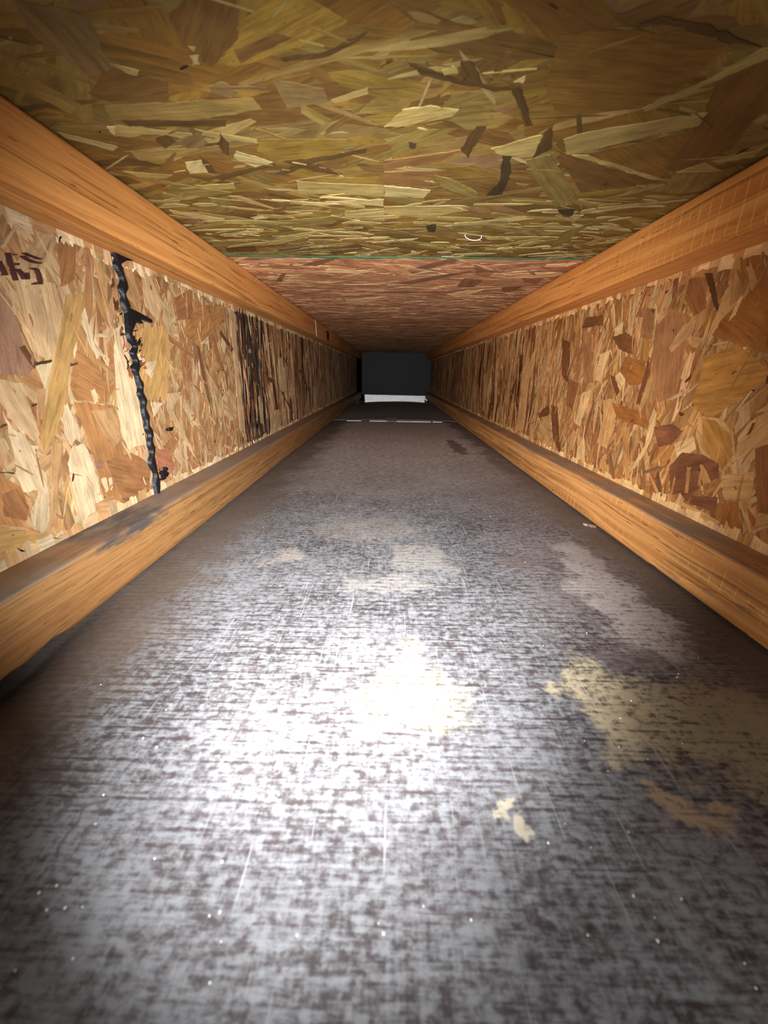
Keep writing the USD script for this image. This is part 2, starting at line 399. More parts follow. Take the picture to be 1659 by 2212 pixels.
def build_strands(pl, strands, box, parent, seed, most=300, cell=0.0015):
    """The strands that show: the ones largest in view one by one, the rest joined."""
    strands = sorted(strands, key=lambda s: s.h)
    nx, ny = int((box[2] - box[0]) / cell) + 1, int((box[3] - box[1]) / cell) + 1
    gx, gy = box[0] + (np.arange(nx) + 0.5) * cell, box[1] + (np.arange(ny) + 0.5) * cell
    ids = np.full((nx, ny), -1, int)
    for k, s in enumerate(strands):
        lo, hi = s.poly.min(0), s.poly.max(0)
        i0, i1 = np.clip(((np.array([lo[0], hi[0]]) - box[0]) / cell).astype(int) + [0, 1], 0, nx)
        j0, j1 = np.clip(((np.array([lo[1], hi[1]]) - box[1]) / cell).astype(int) + [0, 1], 0, ny)
        if i1 <= i0 or j1 <= j0: continue
        X, Y = np.meshgrid(gx[i0:i1], gy[j0:j1], indexing='ij')
        inside = np.zeros(X.shape, bool)
        p = s.poly
        for a, b in zip(p, np.roll(p, -1, 0)):
            if a[1] == b[1]: continue
            c = ((a[1] > Y) != (b[1] > Y)) & (X < (b[0] - a[0]) * (Y - a[1]) / (b[1] - a[1]) + a[0])
            inside ^= c
        ids[i0:i1, j0:j1][inside] = k
    X, Y = np.meshgrid(gx, gy, indexing='ij')
    p3 = pl.to3(np.stack([X.ravel(), Y.ravel()], 1), 0.0)
    u, v, dep = project(p3)
    u, v, dep = u.reshape(nx, ny), v.reshape(nx, ny), dep.reshape(nx, ny)
    if nx > 1 and ny > 1:
        ju = np.gradient(u, axis=0) * np.gradient(v, axis=1) - np.gradient(u, axis=1) * np.gradient(v, axis=0)
    seen = np.abs(ju) * (dep > 0.02) * (u > 0) * (u < W_PX) * (v > 0) * (v < H_PX)
    px = np.bincount(ids.ravel() + 1, seen.ravel(), len(strands) + 1)[1:]
    cells = np.bincount(ids.ravel() + 1, minlength=len(strands) + 1)[1:]
    order = np.argsort(-px)
    own = [k for k in order[:most] if px[k] > 60]
    chosen = set(own)
    for k in own:
        V, F, G, T = strand_mesh(pl, strands[k])
        obj('strand', (V, F), M_STRAND, parent, prim_vars={'grain': (Sdf.ValueTypeNames.Float3Array, G), 'strand_tone': (Sdf.ValueTypeNames.Color3fArray, T)})
    Vs, Fs, Gs, Ts, o = [], [], [], [], 0
    for k, s in enumerate(strands):
        if k in chosen or (cells[k] == 0 and not s.traced): continue
        V, F, G, T = strand_mesh(pl, s)
        Vs.append(V); Fs.append(F + o); Gs.append(G); Ts.append(T); o += len(V)
    if Vs:
        obj('strands', (np.vstack(Vs), np.vstack(Fs)), M_STRAND, parent, kind='stuff',
            prim_vars={'grain': (Sdf.ValueTypeNames.Float3Array, np.vstack(Gs)), 'strand_tone': (Sdf.ValueTypeNames.Color3fArray, np.vstack(Ts))})

def tones(table, gain=1.0):
    return {k: lin(c) * gain for k, c in table.items()}
TONE_L = tones(dict(c=(240, 216, 174), p=(224, 190, 144), t=(204, 160, 110), y=(206, 164, 98), o=(190, 134, 80), b=(168, 114, 70), d=(96, 54, 32), r=(176, 110, 84), m=(164, 124, 104), k=(22, 20, 22), g=(170, 150, 96)), 0.62)
TONE_R = tones(dict(c=(226, 186, 134), p=(206, 158, 104), t=(186, 134, 80), y=(178, 124, 58), o=(164, 100, 44), b=(144, 88, 50), d=(106, 60, 34), r=(122, 70, 50), m=(164, 112, 74), k=(62, 34, 24), g=(150, 120, 70)), np.array([0.92, 0.9, 0.84]))
TONE_U = tones(dict(c=(220, 208, 160), p=(198, 182, 124), t=(172, 150, 94), y=(164, 136, 62), o=(140, 104, 48), b=(122, 88, 48), d=(82, 58, 34), r=(146, 106, 70), m=(140, 118, 84), k=(46, 38, 32), g=(146, 132, 78)), np.array([0.55, 0.50, 0.38]))
TONE_V = tones(dict(c=(224, 188, 150), p=(200, 154, 116), t=(178, 128, 94), y=(172, 120, 78), o=(154, 100, 68), b=(134, 84, 60), d=(96, 58, 42), r=(126, 74, 56), m=(142, 104, 88), k=(60, 40, 34), g=(150, 120, 84)), np.array([1.5, 1.68, 1.55]))

def scatter(rng, box, n, mean_ang, sd, Lr, Wr, tone, mix_, hmax, h0=0.0, calm=0.4):
    """n random strands over the box; sizes log-uniform."""
    ks = list(mix_); pr = np.array([mix_[k] for k in ks], float); pr /= pr.sum()
    mean = sum(p_ * tone[k] for k, p_ in zip(ks, pr))
    out = []
    for _ in range(n):
        c = np.array([rng.uniform(box[0], box[2]), rng.uniform(box[1], box[3])])
        L = math.exp(rng.uniform(math.log(Lr[0]), math.log(Lr[1])))
        Wd = min(math.exp(rng.uniform(math.log(Wr[0]), math.log(Wr[1]))), L * 0.45)
        ang = mean_ang + rng.normal(0, sd)
        p = clip_box(random_strand(rng, c, ang, L, Wd), box)
        if p is None: continue
        t = tone[ks[rng.choice(len(ks), p=pr)]]
        t = (t * (1 - calm) + mean * calm) * rng.uniform(0.85, 1.12) * (1 + rng.normal(0, 0.03, 3))
        out.append(Strand(p, h0 + rng.random() * hmax, np.clip(t, 0.003, 0.95), ang, rng.uniform(0, 50)))
    return out
def traced(pl, ox, oy, s, tone, shapes, box, seed, h0=0.00055):
    """Strands drawn from the photograph, put on the board's own plane in metres."""
    out = []
    rng = np.random.default_rng(seed)
    for i, (k, pts) in enumerate(shapes):
        p = np.array([pl.from_px(ox + a / s, oy + b / s) for a, b in zip(pts[::2], pts[1::2])])
        # torn outline: one jittered point in the middle of each long side
        q = []
        size = np.ptp(p, axis=0).max()
        for a, b in zip(p, np.roll(p, -1, 0)):
            q.append(a)
            L = np.linalg.norm(b - a)
            if L > 0.003:
                n = min(14, int(L / 0.0028))
                nn = np.array([a[1] - b[1], b[0] - a[0]]) / L
                walk = rng.normal(0, 1, n + 1).cumsum(); walk -= np.linspace(0, walk[-1], n + 1)
                for k_, f in enumerate(np.linspace(0, 1, n + 2)[1:-1]): q.append(a + (b - a) * f + nn * (0.00022 * walk[k_] + rng.normal(0, 0.0002)))
        q = clip_box(np.array(q), box)
        if q is None: continue
        d = q - q.mean(0)
        w, vec = np.linalg.eigh(d.T @ d)
        ang = math.atan2(vec[1, 1], vec[0, 1])
        out.append(Strand(q, h0 + 0.000012 * i + 1e-6 * rng.random(), np.clip((tone[k] * 0.85 + 0.15 * tone['t']) * rng.uniform(0.92, 1.08), 0.003, 0.95), ang, rng.uniform(0, 50), True))
    return out

# traced outlines, as x, y pairs in enlarged views of the photograph
T_LEFT = [  # view (0, 400), enlarged 2.457
    ('m', [-40,540, 0,540, 60,640, 130,870, 190,960, 150,1010, 0,1000, -40,1000]), ('p', [-40,480, 0,460, 120,480, 290,520, 330,680, 300,880, 250,930, 160,870, 60,620, 0,500]),
    ('b', [300,300, 400,290, 395,500, 320,540]), ('o', [-40,1520, 0,1530, 110,1600, 160,1740, 180,1830, 0,1800, -40,1800]), ('b', [10,1640, 90,1610, 150,1700, 140,1780, 20,1760]),
    ('o', [390,1150, 600,1170, 650,1400, 690,1640, 560,1700, 480,1400]), ('t', [480,1200, 610,1180, 640,1340, 600,1400]), ('b', [560,1460, 700,1420, 800,1480, 790,1640, 660,1690]),
    ('o', [400,880, 480,920, 600,1090, 560,1160, 400,1140, 370,1060]), ('y', [700,780, 880,740, 905,900, 885,1140, 780,1140, 740,1000, 700,880]),
    ('t', [630,430, 700,450, 745,600, 700,620, 650,560]), ('p', [750,460, 790,470, 860,640, 840,720, 770,640]), ('b', [920,600, 1000,560, 1020,700, 940,720]),
    ('p', [-40,1010, 0,1030, 120,1050, 180,1240, 210,1320, 180,1360, 60,1240, 0,1150]), ('t', [200,1080, 240,1080, 230,1240, 200,1250]),
    ('c', [0,1170, 60,1290, 130,1330, 160,1380, 205,1385, 210,1500, 245,1530, 260,1650, 255,1760, 205,1730, 200,1620, 130,1630, 95,1560, 60,1360]),
    ('c', [205,1640, 260,1640, 258,1780, 240,1840, 180,1825, 160,1740]), ('c', [355,1150, 400,1280, 425,1350, 405,1340, 380,1385, 350,1330, 330,1240]),
    ('c', [385,1385, 440,1370, 480,1440, 520,1580, 570,1760, 440,1800, 400,1650, 360,1480]), ('t', [290,1370, 325,1370, 295,1800, 250,1840, 270,1620]),
    ('y', [350,580, 460,570, 435,680, 370,960, 345,1160, 300,1300, 230,1440, 215,1330, 270,1000, 330,720]), ('c', [190,950, 275,940, 240,1080]),
    ('c', [430,690, 450,650, 500,850, 530,900, 515,920, 470,830]), ('c', [490,850, 580,920, 575,960, 530,900]), ('c', [480,1090, 500,1080, 520,1150, 505,1160]),
    ('c', [610,760, 655,735, 690,870, 720,1050, 745,1200, 775,1370, 720,1385, 690,1405, 650,1340, 620,1130, 605,900]),
    ('b', [890,790, 960,850, 1045,905, 1020,915, 900,830]), ('c', [770,940, 830,930, 805,1025, 770,990]), ('c', [700,890, 760,900, 770,950, 720,940]),
    ('c', [800,1150, 860,1155, 815,1230]), ('p', [880,1110, 960,1100, 910,1190, 985,1330, 1050,1470, 960,1330, 890,1200]), ('b', [860,1390, 940,1310, 950,1350, 900,1420]),
    ('r', [780,1400, 900,1400, 925,1500, 880,1560, 830,1550, 795,1480]), ('p', [940,1390, 985,1470, 960,1480, 920,1440]),
    ('o', [960,790, 1040,640, 1180,640, 1190,720, 1060,860]), ('c', [1065,840, 1105,800, 1105,845]), ('c', [1180,800, 1200,850, 1190,890, 1175,850]), ('d', [1170,770, 1240,870, 1230,885, 1165,790]),
    ('p', [1175,1130, 1215,1080, 1250,1130, 1255,1240, 1225,1250, 1180,1185]), ('t', [1205,1110, 1235,1150, 1235,1220, 1210,1180]),
    ('y', [-40,1810, 0,1820, 330,1860, 260,1950, 0,2010, -40,2020]), ('t', [0,2010, 250,1900, 320,1880, 270,1960, 60,2060, -30,2080]), ('p', [130,1805, 152,1760, 190,1830]),
    ('c', [300,1850, 330,1830, 345,1860, 290,1900]), ('c', [535,1560, 560,1550, 575,1620, 560,1630]), ('c', [575,1560, 590,1550, 600,1600, 588,1620]), ('t', [500,1690, 600,1650, 640,1720, 540,1780]),
    ('k', [370,945, 410,940, 410,952, 372,962]), ('k', [165,1165, 205,1152, 203,1162, 170,1178]), ('k', [0,1280, 35,1265, 35,1275, 0,1292]), ('k', [0,1521, 75,1526, 75,1534, 0,1530]),
    ('k', [150,930, 200,940, 275,925, 270,940, 195,958, 165,950]), ('d', [100,860, 130,850, 190,950, 180,975, 150,940]), ('m', [495,1465, 540,1460, 545,1500, 510,1505])]
T_LEFT_FAR = [  # view (400, 640), enlarged 4.608
    ('p', [430,120, 480,100, 560,700, 600,1300, 590,1430, 540,1300, 490,700]), ('k', [540,210, 640,190, 720,380, 730,540, 640,520, 560,560]), ('k', [555,560, 720,560, 735,680, 620,640]),
    ('p', [570,620, 625,650, 640,1100, 610,1000]), ('k', [635,720, 700,700, 720,850, 640,850]), ('b', [640,860, 700,850, 720,1200, 680,1180]), ('k', [690,1150, 715,1150, 710,1270, 690,1240]),
    ('p', [720,1000, 760,980, 790,1340, 750,1310]), ('k', [610,1280, 680,1250, 690,1410, 610,1450]), ('k', [735,1250, 800,1290, 800,1370, 735,1390]), ('k', [505,350, 530,350, 590,900, 610,1350, 590,1250]),
    ('k', [735,620, 760,640, 800,1100, 785,1280]), ('p', [930,620, 965,600, 1010,900, 1010,960, 945,930]), ('d', [960,950, 1080,1150, 1070,1170, 940,930]), ('d', [810,790, 890,840, 880,870, 815,840]),
    ('p', [890,1140, 935,1120, 945,1310, 885,1340]), ('p', [1040,880, 1075,850, 1080,1030, 1045,1000]), ('d', [980,600, 1025,690, 1015,700, 970,610]), ('c', [1195,580, 1230,510, 1215,620]),
    ('p', [1280,900, 1310,900, 1310,1130, 1285,1150]), ('d', [1140,720, 1230,930, 1225,950, 1130,740])]
T_RIGHT = [  # view (1000, 400), enlarged 2.106
    ('o', [1150,690, 1170,620, 1400,400, 1470,360, 1470,780, 1388,770, 1250,720]), ('y', [1100,780, 1250,720, 1388,830, 1470,840, 1388,880, 1280,960, 1130,1060, 1040,1000]),
    ('m', [880,640, 950,560, 1040,600, 1000,800, 960,960, 880,1000, 860,840]), ('b', [1030,420, 1110,420, 1110,560, 1050,600, 1010,520]), ('m', [800,560, 880,560, 860,700, 810,690]),
    ('p', [1080,1050, 1160,1060, 1230,1120, 1245,1240, 1180,1310, 1080,1210, 1060,1130]), ('y', [1090,1060, 1150,1070, 1220,1130, 1230,1230, 1180,1300, 1090,1200]), ('c', [960,1180, 1050,1140, 1060,1200, 980,1260]),
    ('p', [1250,1150, 1300,1080, 1388,1030, 1470,1000, 1470,1200, 1388,1240, 1245,1250]), ('p', [1180,1320, 1330,1300, 1310,1440, 1190,1430]), ('b', [1330,1200, 1388,1180, 1470,1180, 1470,1500, 1345,1490]),
    ('r', [940,1280, 1000,1215, 1100,1230, 1165,1265, 1165,1330, 1080,1370, 1020,1440, 990,1400, 945,1410]), ('r', [1040,1410, 1160,1420, 1150,1490, 1030,1450]), ('o', [1180,1450, 1260,1430, 1260,1560, 1170,1560]),
    ('t', [1020,1280, 1040,1280, 1025,1400, 1010,1400]), ('t', [1080,1270, 1095,1275, 1130,1350, 1070,1370]), ('p', [1000,1440, 1100,1490, 1170,1530, 1150,1560, 990,1480]),
    ('c', [870,1010, 882,1040, 862,1140, 790,1280, 755,1310, 830,1180, 850,1070]), ('p', [640,1060, 640,980, 690,970, 700,1010, 690,1100, 650,1200, 610,1170]), ('c', [540,950, 580,930, 560,1010, 530,1100, 510,1080]),
    ('p', [370,1050, 400,1050, 412,1150, 400,1200, 330,1180]), ('d', [400,1000, 430,1010, 440,1150, 450,1240, 410,1150]), ('d', [340,1040, 390,1000, 400,1040, 345,1060]), ('d', [455,700, 490,720, 480,900, 450,860]),
    ('m', [545,680, 600,660, 595,900, 550,900]), ('c', [625,770, 670,750, 625,890, 600,890]), ('c', [690,650, 730,620, 720,690, 690,700]), ('p', [775,600, 820,600, 795,740]), ('y', [820,690, 850,700, 845,800, 820,820]),
    ('d', [680,690, 740,670, 785,700, 772,770, 710,745]), ('o', [740,780, 830,800, 840,900, 760,910, 720,860]), ('c', [693,870, 715,850, 740,880, 715,930]), ('d', [670,860, 690,870, 715,940, 700,960]),
    ('o', [680,990, 830,1040, 850,1090, 760,1090, 700,1060]), ('k', [1100,400, 1138,400, 1165,560, 1160,575, 1140,540]), ('d', [845,780, 852,850, 805,1000, 790,995, 830,850]), ('c', [1255,520, 1275,500, 1240,590, 1210,620]),
    ('p', [1000,640, 1060,610, 1040,680, 950,760, 940,740]), ('k', [1010,895, 1040,860, 1035,880, 1015,900]), ('k', [985,1030, 1010,1040, 1000,1050, 985,1045]), ('r', [870,1100, 960,1090, 1000,1120, 950,1180, 890,1190]),
    ('p', [380,640, 410,620, 400,760, 370,900, 360,900, 385,760]), ('p', [270,900, 320,760, 345,700, 300,900, 280,1090, 240,1130]), ('c', [150,800, 165,780, 150,1000, 140,1060]), ('p', [95,860, 110,850, 100,1040, 90,1020]),
    ('d', [560,600, 640,590, 640,640, 540,650]), ('b', [480,880, 530,900, 500,1020, 470,1000]), ('c', [520,1200, 550,1140, 555,1270, 515,1250]), ('t', [730,1100, 755,1100, 755,1330, 740,1350]),
    ('k', [855,570, 872,565, 868,585]), ('k', [955,655, 962,655, 960,672]), ('k', [1310,930, 1330,930, 1325,940]), ('d', [1290,1140, 1320,1080, 1335,1080, 1310,1130])]
T_UP_A = [  # view (0, 0), enlarged 2
    ('y', [1040,-40, 1300,-40, 1500,90, 1300,200, 1020,290, 940,270, 1030,170]), ('b', [850,-30, 1030,-30, 1020,170, 920,290, 830,250, 720,60]), ('m', [60,0, 380,60, 460,240, 560,300, 380,330, 150,160]),
    ('t', [0,290, 150,340, 350,450, 300,490, 100,380, -40,330]), ('b', [380,400, 480,290, 720,350, 730,440, 500,450]), ('m', [1180,350, 1400,380, 1420,440, 1240,470]),
    ('y', [1130,600, 1500,600, 1480,660, 1200,700, 1110,650]), ('t', [450,455, 1090,420, 1130,470, 830,515, 480,520]), ('p', [490,540, 830,575, 830,600, 680,578, 560,592, 500,585]),
    ('d', [520,520, 980,515, 975,545, 560,545]), ('p', [840,555, 1110,600, 1115,618, 960,605]), ('d', [950,570, 990,620, 992,670, 962,662, 945,625, 880,632, 880,622, 945,612]),
    ('d', [670,600, 720,580, 760,610, 710,640]), ('m', [760,610, 860,570, 900,620, 820,650]), ('d', [910,765, 1180,700, 1192,715, 960,778]), ('d', [1180,750, 1350,680, 1590,638, 1580,658, 1350,705, 1230,755]),
    ('c', [250,570, 510,632, 490,650, 290,597]), ('c', [1020,650, 1180,700, 1100,722, 1010,680]), ('c', [800,700, 870,690, 905,742, 820,750]), ('c', [730,905, 970,945, 930,957, 750,922]),
    ('p', [530,738, 745,755, 720,768, 600,765]), ('g', [910,860, 1000,848, 980,920, 920,912]), ('p', [1280,780, 1659,800, 1659,845, 1290,835]), ('c', [1410,870, 1659,860, 1659,890]), ('p', [1490,910, 1659,900, 1659,950, 1490,945]),
    ('d', [1200,1078, 1340,1064, 1352,1080, 1210,1092]), ('b', [1280,1107, 1540,1050, 1600,1070, 1450,1100]), ('d', [970,1065, 1100,1060, 1110,1085, 980,1090]), ('c', [822,240, 858,235, 862,275, 832,280]), ('p', [810,195, 845,200, 835,220]),
    ('p', [470,270, 600,302, 592,325, 545,312]), ('p', [1430,430, 1590,375, 1592,402, 1450,442]), ('d', [1210,245, 1400,222, 1590,130, 1570,155, 1420,240, 1230,265]), ('b', [1030,870, 1160,850, 1240,900, 1160,930, 1010,920]),
    ('d', [860,670, 890,690, 940,745, 900,745]), ('g', [1080,960, 1480,930, 1440,965, 1120,985]), ('t', [560,650, 860,640, 700,690, 600,690]), ('b', [680,740, 755,655, 765,660, 710,740]), ('p', [840,800, 1010,790, 1020,815, 900,812]),
    ('m', [900,370, 960,350, 1030,390, 1000,420, 910,395]), ('g', [740,790, 1000,830, 880,850, 700,850]), ('c', [460,545, 500,545, 500,590]), ('b', [1010,210, 1200,140, 1260,160, 1040,270])]
T_UP_B = [  # view (830, 0), enlarged 2
    ('o', [760,150, 1100,120, 1500,190, 1340,330, 1120,460, 760,500, 700,380]), ('b', [1440,340, 1700,200, 1700,470, 1620,490, 1500,640, 1250,745, 1215,715, 1370,520]), ('o', [870,660, 1340,560, 1215,715, 1240,770, 1180,770]),
    ('b', [740,680, 770,655, 900,700, 1180,785, 1100,800, 850,830, 800,750]), ('d', [1100,100, 1200,68, 1400,100, 1630,200, 1500,182, 1300,112]), ('o', [1150,160, 1300,120, 1500,190, 1320,220]),
    ('p', [775,600, 830,580, 1340,490, 1400,478, 1360,540, 1150,580, 870,655, 790,665]), ('p', [1115,465, 1400,340, 1620,210, 1700,190, 1700,235, 1450,340, 1130,477]), ('p', [805,668, 890,668, 1180,760, 1210,775, 1150,772, 900,692]),
    ('g', [610,690, 720,665, 840,860, 740,892]), ('d', [545,362, 600,390, 642,540, 612,545, 570,430]), ('k', [510,660, 547,660, 550,740, 512,838, 440,842, 500,780]), ('p', [460,640, 680,580, 712,615, 640,672, 500,665]),
    ('d', [690,570, 730,540, 725,640, 640,682]), ('p', [0,545, 80,470, 200,453, 322,470, 290,500, 100,542]), ('d', [330,260, 380,258, 432,370, 340,352]), ('b', [455,350, 520,220, 552,220, 500,320, 440,372]),
    ('d', [100,258, 300,330, 480,370, 600,372, 480,392, 150,312]), ('g', [220,755, 290,770, 402,830, 400,862, 240,800]), ('c', [0,800, 200,820, 170,852, 0,845]), ('p', [0,890, 260,888, 340,900, 200,942, 0,920]),
    ('c', [800,925, 862,928, 820,952]), ('k', [750,902, 830,898, 810,930, 770,926]), ('p', [1260,742, 1390,700, 1462,735, 1300,742]), ('p', [1420,692, 1640,638, 1600,672, 1450,702]), ('d', [330,640, 400,540, 442,540, 362,682]),
    ('r', [0,690, 340,645, 250,690, 0,732]), ('k', [180,970, 225,965, 220,1000, 190,1000]), ('p', [250,300, 300,280, 320,310, 260,320]), ('c', [560,350, 610,325, 600,355]), ('r', [0,740, 210,735, 200,810, 0,790]),
    ('k', [105,610, 140,615, 130,640, 108,635]), ('g', [720,1070, 770,1000, 900,960, 840,1000, 760,1060]), ('p', [580,1060, 660,1035, 700,1040, 600,1062]), ('p', [1595,520, 1640,490, 1700,500, 1610,530])]
T_UP_FAR = [  # view (400, 500), enlarged 1.843
    ('d', [460,135, 590,100, 620,105, 520,137]), ('r', [610,95, 660,100, 690,150, 640,130]), ('d', [360,200, 385,165, 405,165, 385,200]), ('d', [910,145, 1060,105, 1090,115, 960,150]), ('d', [830,205, 1130,155, 1150,160, 900,210]),
    ('p', [1440,130, 1560,125, 1520,140, 1430,140]), ('d', [1080,220, 1110,185, 1190,190, 1150,220]), ('d', [1150,140, 1240,160, 1160,165]), ('d', [1260,220, 1350,215, 1310,235, 1260,240]), ('d', [1340,185, 1430,185, 1400,210, 1350,205]),
    ('p', [560,150, 720,155, 700,165, 560,162]), ('p', [640,270, 780,262, 720,285, 640,283]), ('p', [1040,250, 1120,235, 1190,230, 1100,262])]

def splinters(rng, box, tone, n, ang):
    """Small slivers and flecks lying over the larger strands."""
    S = scatter(rng, box, int(n * 0.45), ang, 0.5, (0.004, 0.022), (0.0004, 0.0016), tone, dict(c=1, p=4, t=4, b=4, o=4, d=1), 0.0002, 0.0019, 0.45)
    return S + scatter(rng, box, int(n * 0.25), ang, 0.9, (0.0012, 0.005), (0.0004, 0.0011), tone, dict(d=3, k=1, b=3), 0.0002, 0.0020, 0.15)
LEFT, RIGHTP, UPP = Plane('left'), Plane('right'), Plane('up')
JOINT = 0.3035                     # the web's glued joint on the left joist

def web_scatter(rng, box, tone, mixes, stain=None):
    L = box[2] - box[0]
    n = lambda d: int(d * L)
    out = scatter(rng, box, n(900), math.pi / 2, 0.55, (0.04, 0.12), (0.006, 0.028), tone, mixes[0], 0.0002)
    out += scatter(rng, box, n(1100), math.pi / 2, 0.5, (0.02, 0.08), (0.003, 0.012), tone, mixes[1], 0.0002, 0.0002)
    out += scatter(rng, box, n(1500), math.pi / 2, 0.6, (0.006, 0.03), (0.0008, 0.004), tone, mixes[2], 0.00015, 0.0004)
    return out
def stain(strands, rng, lo, hi):
    """Strands of a black-stained band of the web."""
    for s in strands:
        c = s.poly.mean(0)
        if not s.traced and lo < c[0] < hi and rng.random() < 0.5: s.tone = TONE_L['k'] * rng.uniform(0.6, 1.8)
    return strands

# ------------------------------------------------------------------ structure: the metal floor
def axis(*spans):
    out = [np.array([spans[0][0]])]
    for a, b, d in spans: out.append(np.linspace(a, b, max(1, int(round((b - a) / d))) + 1)[1:])
    return np.concatenate(out)
def grid_faces(nx, ny):
    i, j = np.meshgrid(np.arange(nx - 1), np.arange(ny - 1), indexing='ij')
    a = (i * ny + j).ravel()
    return np.stack([a, a + ny, a + ny + 1, a + 1], 1)
def sheet(xs, ys, zf, t=0.0008):
    """A sheet of thickness t whose top is zf(x, y)."""
    X, Y = np.meshgrid(xs, ys, indexing='ij')
    Z = zf(X, Y)
    top = np.stack([X, Y, Z], -1).reshape(-1, 3)
    q = grid_faces(len(xs), len(ys))
    f = np.vstack([q[:, [0, 1, 2]], q[:, [0, 2, 3]]])
    nx, ny = len(xs), len(ys)
    loop = np.concatenate([np.arange(nx) * ny, (nx - 1) * ny + np.arange(1, ny), np.arange(nx - 2, -1, -1) * ny + ny - 1, np.arange(ny - 2, 0, -1)])
    low = top[loop] - [0, 0, t]
    k = np.arange(len(loop)); k2 = np.roll(k, -1)
    b = len(top)
    side = np.vstack([np.stack([loop, b + k, b + k2], 1), np.stack([loop, b + k2, loop[k2]], 1)])
    return np.vstack([top, low]), np.vstack([f, side])
def floor_z(X, Y):
    P = np.stack([X, Y, 0 * X], -1)
    z = 0.0009 * (fbm(P * 14, 3, 5) - 0.5) + 0.00025 * (fbm(P * 90, 2, 9) - 0.5)
    near = np.clip((0.75 - Y) / 0.5, 0, 1)
    ph = 2 * np.pi * (Y / 0.0044 + 0.9 * fbm(P * [6, 9, 1], 2, 3) + 1.2 * X)
    z = z + near * 0.000035 * np.sin(ph) * (0.3 + 1.2 * noise(P * [25, 30, 1], 11))
    sag = np.clip((-0.143 - X) / 0.03, 0, 1) ** 2 * np.clip((0.215 - Y) / 0.07, 0, 1)
    return np.minimum(z, 0.0004) - 0.009 * np.minimum(sag, 1.0) - 0.0004
xs = np.linspace(-0.226, 0.250, 170)
ys = axis((-0.12, 0.03, 0.01), (0.03, 0.42, 0.0008), (0.42, 0.70, 0.003), (0.70, SHEET_END, 0.012))
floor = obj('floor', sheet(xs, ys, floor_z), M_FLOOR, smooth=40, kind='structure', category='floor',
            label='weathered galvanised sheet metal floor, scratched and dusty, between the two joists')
def box_mesh(x0, y0, z0, x1, y1, z1):
    b = trimesh.creation.box([x1 - x0, y1 - y0, z1 - z0]); b.apply_translation([(x0 + x1) / 2, (y0 + y1) / 2, (z0 + z1) / 2]); return b
rng = np.random.default_rng(4)
lips = []
for a, b in ((-0.128, -0.086), (-0.062, -0.010), (0.018, 0.118), (0.123, 0.150)):
    xsn = np.linspace(a, b, 9)
    lips.append(sheet(xsn, np.array([SHEET_END - 0.012, SHEET_END - 0.006, SHEET_END, SHEET_END + 0.002]), lambda X, Y: 0.0004 + 0.0016 * np.clip((Y - SHEET_END + 0.014) / 0.014, 0, 1) * (0.6 + 0.5 * noise(np.stack([X * 70, Y, X], -1), 3)), 0.0012))
obj('folded_lip', trimesh.util.concatenate([trimesh.Trimesh(*l, process=False) for l in lips]), M_LIP, floor, label='bright bent edge of the sheet at the floor seam')
obj('seam_tab', sheet(np.linspace(-0.012, 0.018, 6), np.linspace(SHEET_END - 0.012, SHEET_END + 0.05, 8), lambda X, Y: 0.0012 + 0.004 * np.clip((Y - SHEET_END) / 0.05, 0, 1)), M_ENDSHEET, floor, label='small dark tab lapped over the floor seam')

# ------------------------------------------------------------------ structure: the ceiling of two subfloor panels
ceiling = thing('ceiling', kind='structure', category='ceiling', label='underside of the pressed-strand subfloor, an olive panel butted against a reddish one')
def slab(x0, x1, y0, y1): return box_mesh(x0, y0, CEIL, x1, y1, CEIL + 0.018)
near = obj('panel', slab(-0.226, 0.250, Y0, SEAM - 0.0006), M_CORE, ceiling, label='olive tinted strand panel overhead, nearest the viewer')
rng = np.random.default_rng(21)
bx = (-0.180, -0.10, 0.205, SEAM - 0.001)
S = scatter(rng, bx, 430, 0.0, 0.45, (0.06, 0.15), (0.012, 0.045), TONE_U, dict(o=4, y=4, b=3, t=2, g=3, m=2), 0.0002)
S += scatter(rng, bx, 540, 0.0, 0.45, (0.02, 0.09), (0.004, 0.016), TONE_U, dict(p=1.5, t=3, y=3, o=4, b=4, g=3, d=0.6), 0.0002, 0.0002)
S += scatter(rng, bx, 420, 0.0, 0.5, (0.006, 0.04), (0.001, 0.004), TONE_U, dict(p=2, c=1, t=2, d=2, b=3), 0.00015, 0.0004)
tb = (-0.19, -0.10, 0.215, SEAM - 0.001)
S += traced(UPP, 0, 0, 2.0, TONE_U, T_UP_A, tb, 5) + traced(UPP, 830, 0, 2.0, TONE_U, T_UP_B, tb, 6, 0.0012)
S += scatter(rng, (-0.18, 0.31, 0.205, SEAM - 0.001), 170, 0.0, 0.3, (0.012, 0.07), (0.002, 0.008), TONE_U, dict(p=4, c=3, g=2, t=2), 0.0003, 0.0010, 0.1)
S += splinters(rng, bx, TONE_U, 420, 0.0)
build_strands(UPP, S, (-0.19, -0.10, 0.215, SEAM), near, 1)
far = obj('panel', slab(-0.226, 0.250, SEAM + 0.0006, Y1), M_CORE, ceiling, label='reddish brown strand panel beyond the green painted joint')
bx = (-0.180, SEAM + 0.001, 0.205, Y1)
S = scatter(rng, bx, 1500, 0.0, 0.35, (0.06, 0.15), (0.010, 0.035), TONE_V, dict(o=4, b=4, t=3, m=2, r=2), 0.0002)
S += scatter(rng, bx, 2000, 0.0, 0.35, (0.03, 0.10), (0.004, 0.018), TONE_V, dict(p=2, t=3, o=4, b=4, r=3, d=1.5, c=.5), 0.00035, 0.0002)
nb = (-0.180, SEAM + 0.001, 0.205, 0.9)
S += scatter(rng, nb, 500, 0.0, 0.4, (0.015, 0.06), (0.002, 0.007), TONE_V, dict(p=2, t=2, d=3, r=3, c=1), 0.0002, 0.0005)
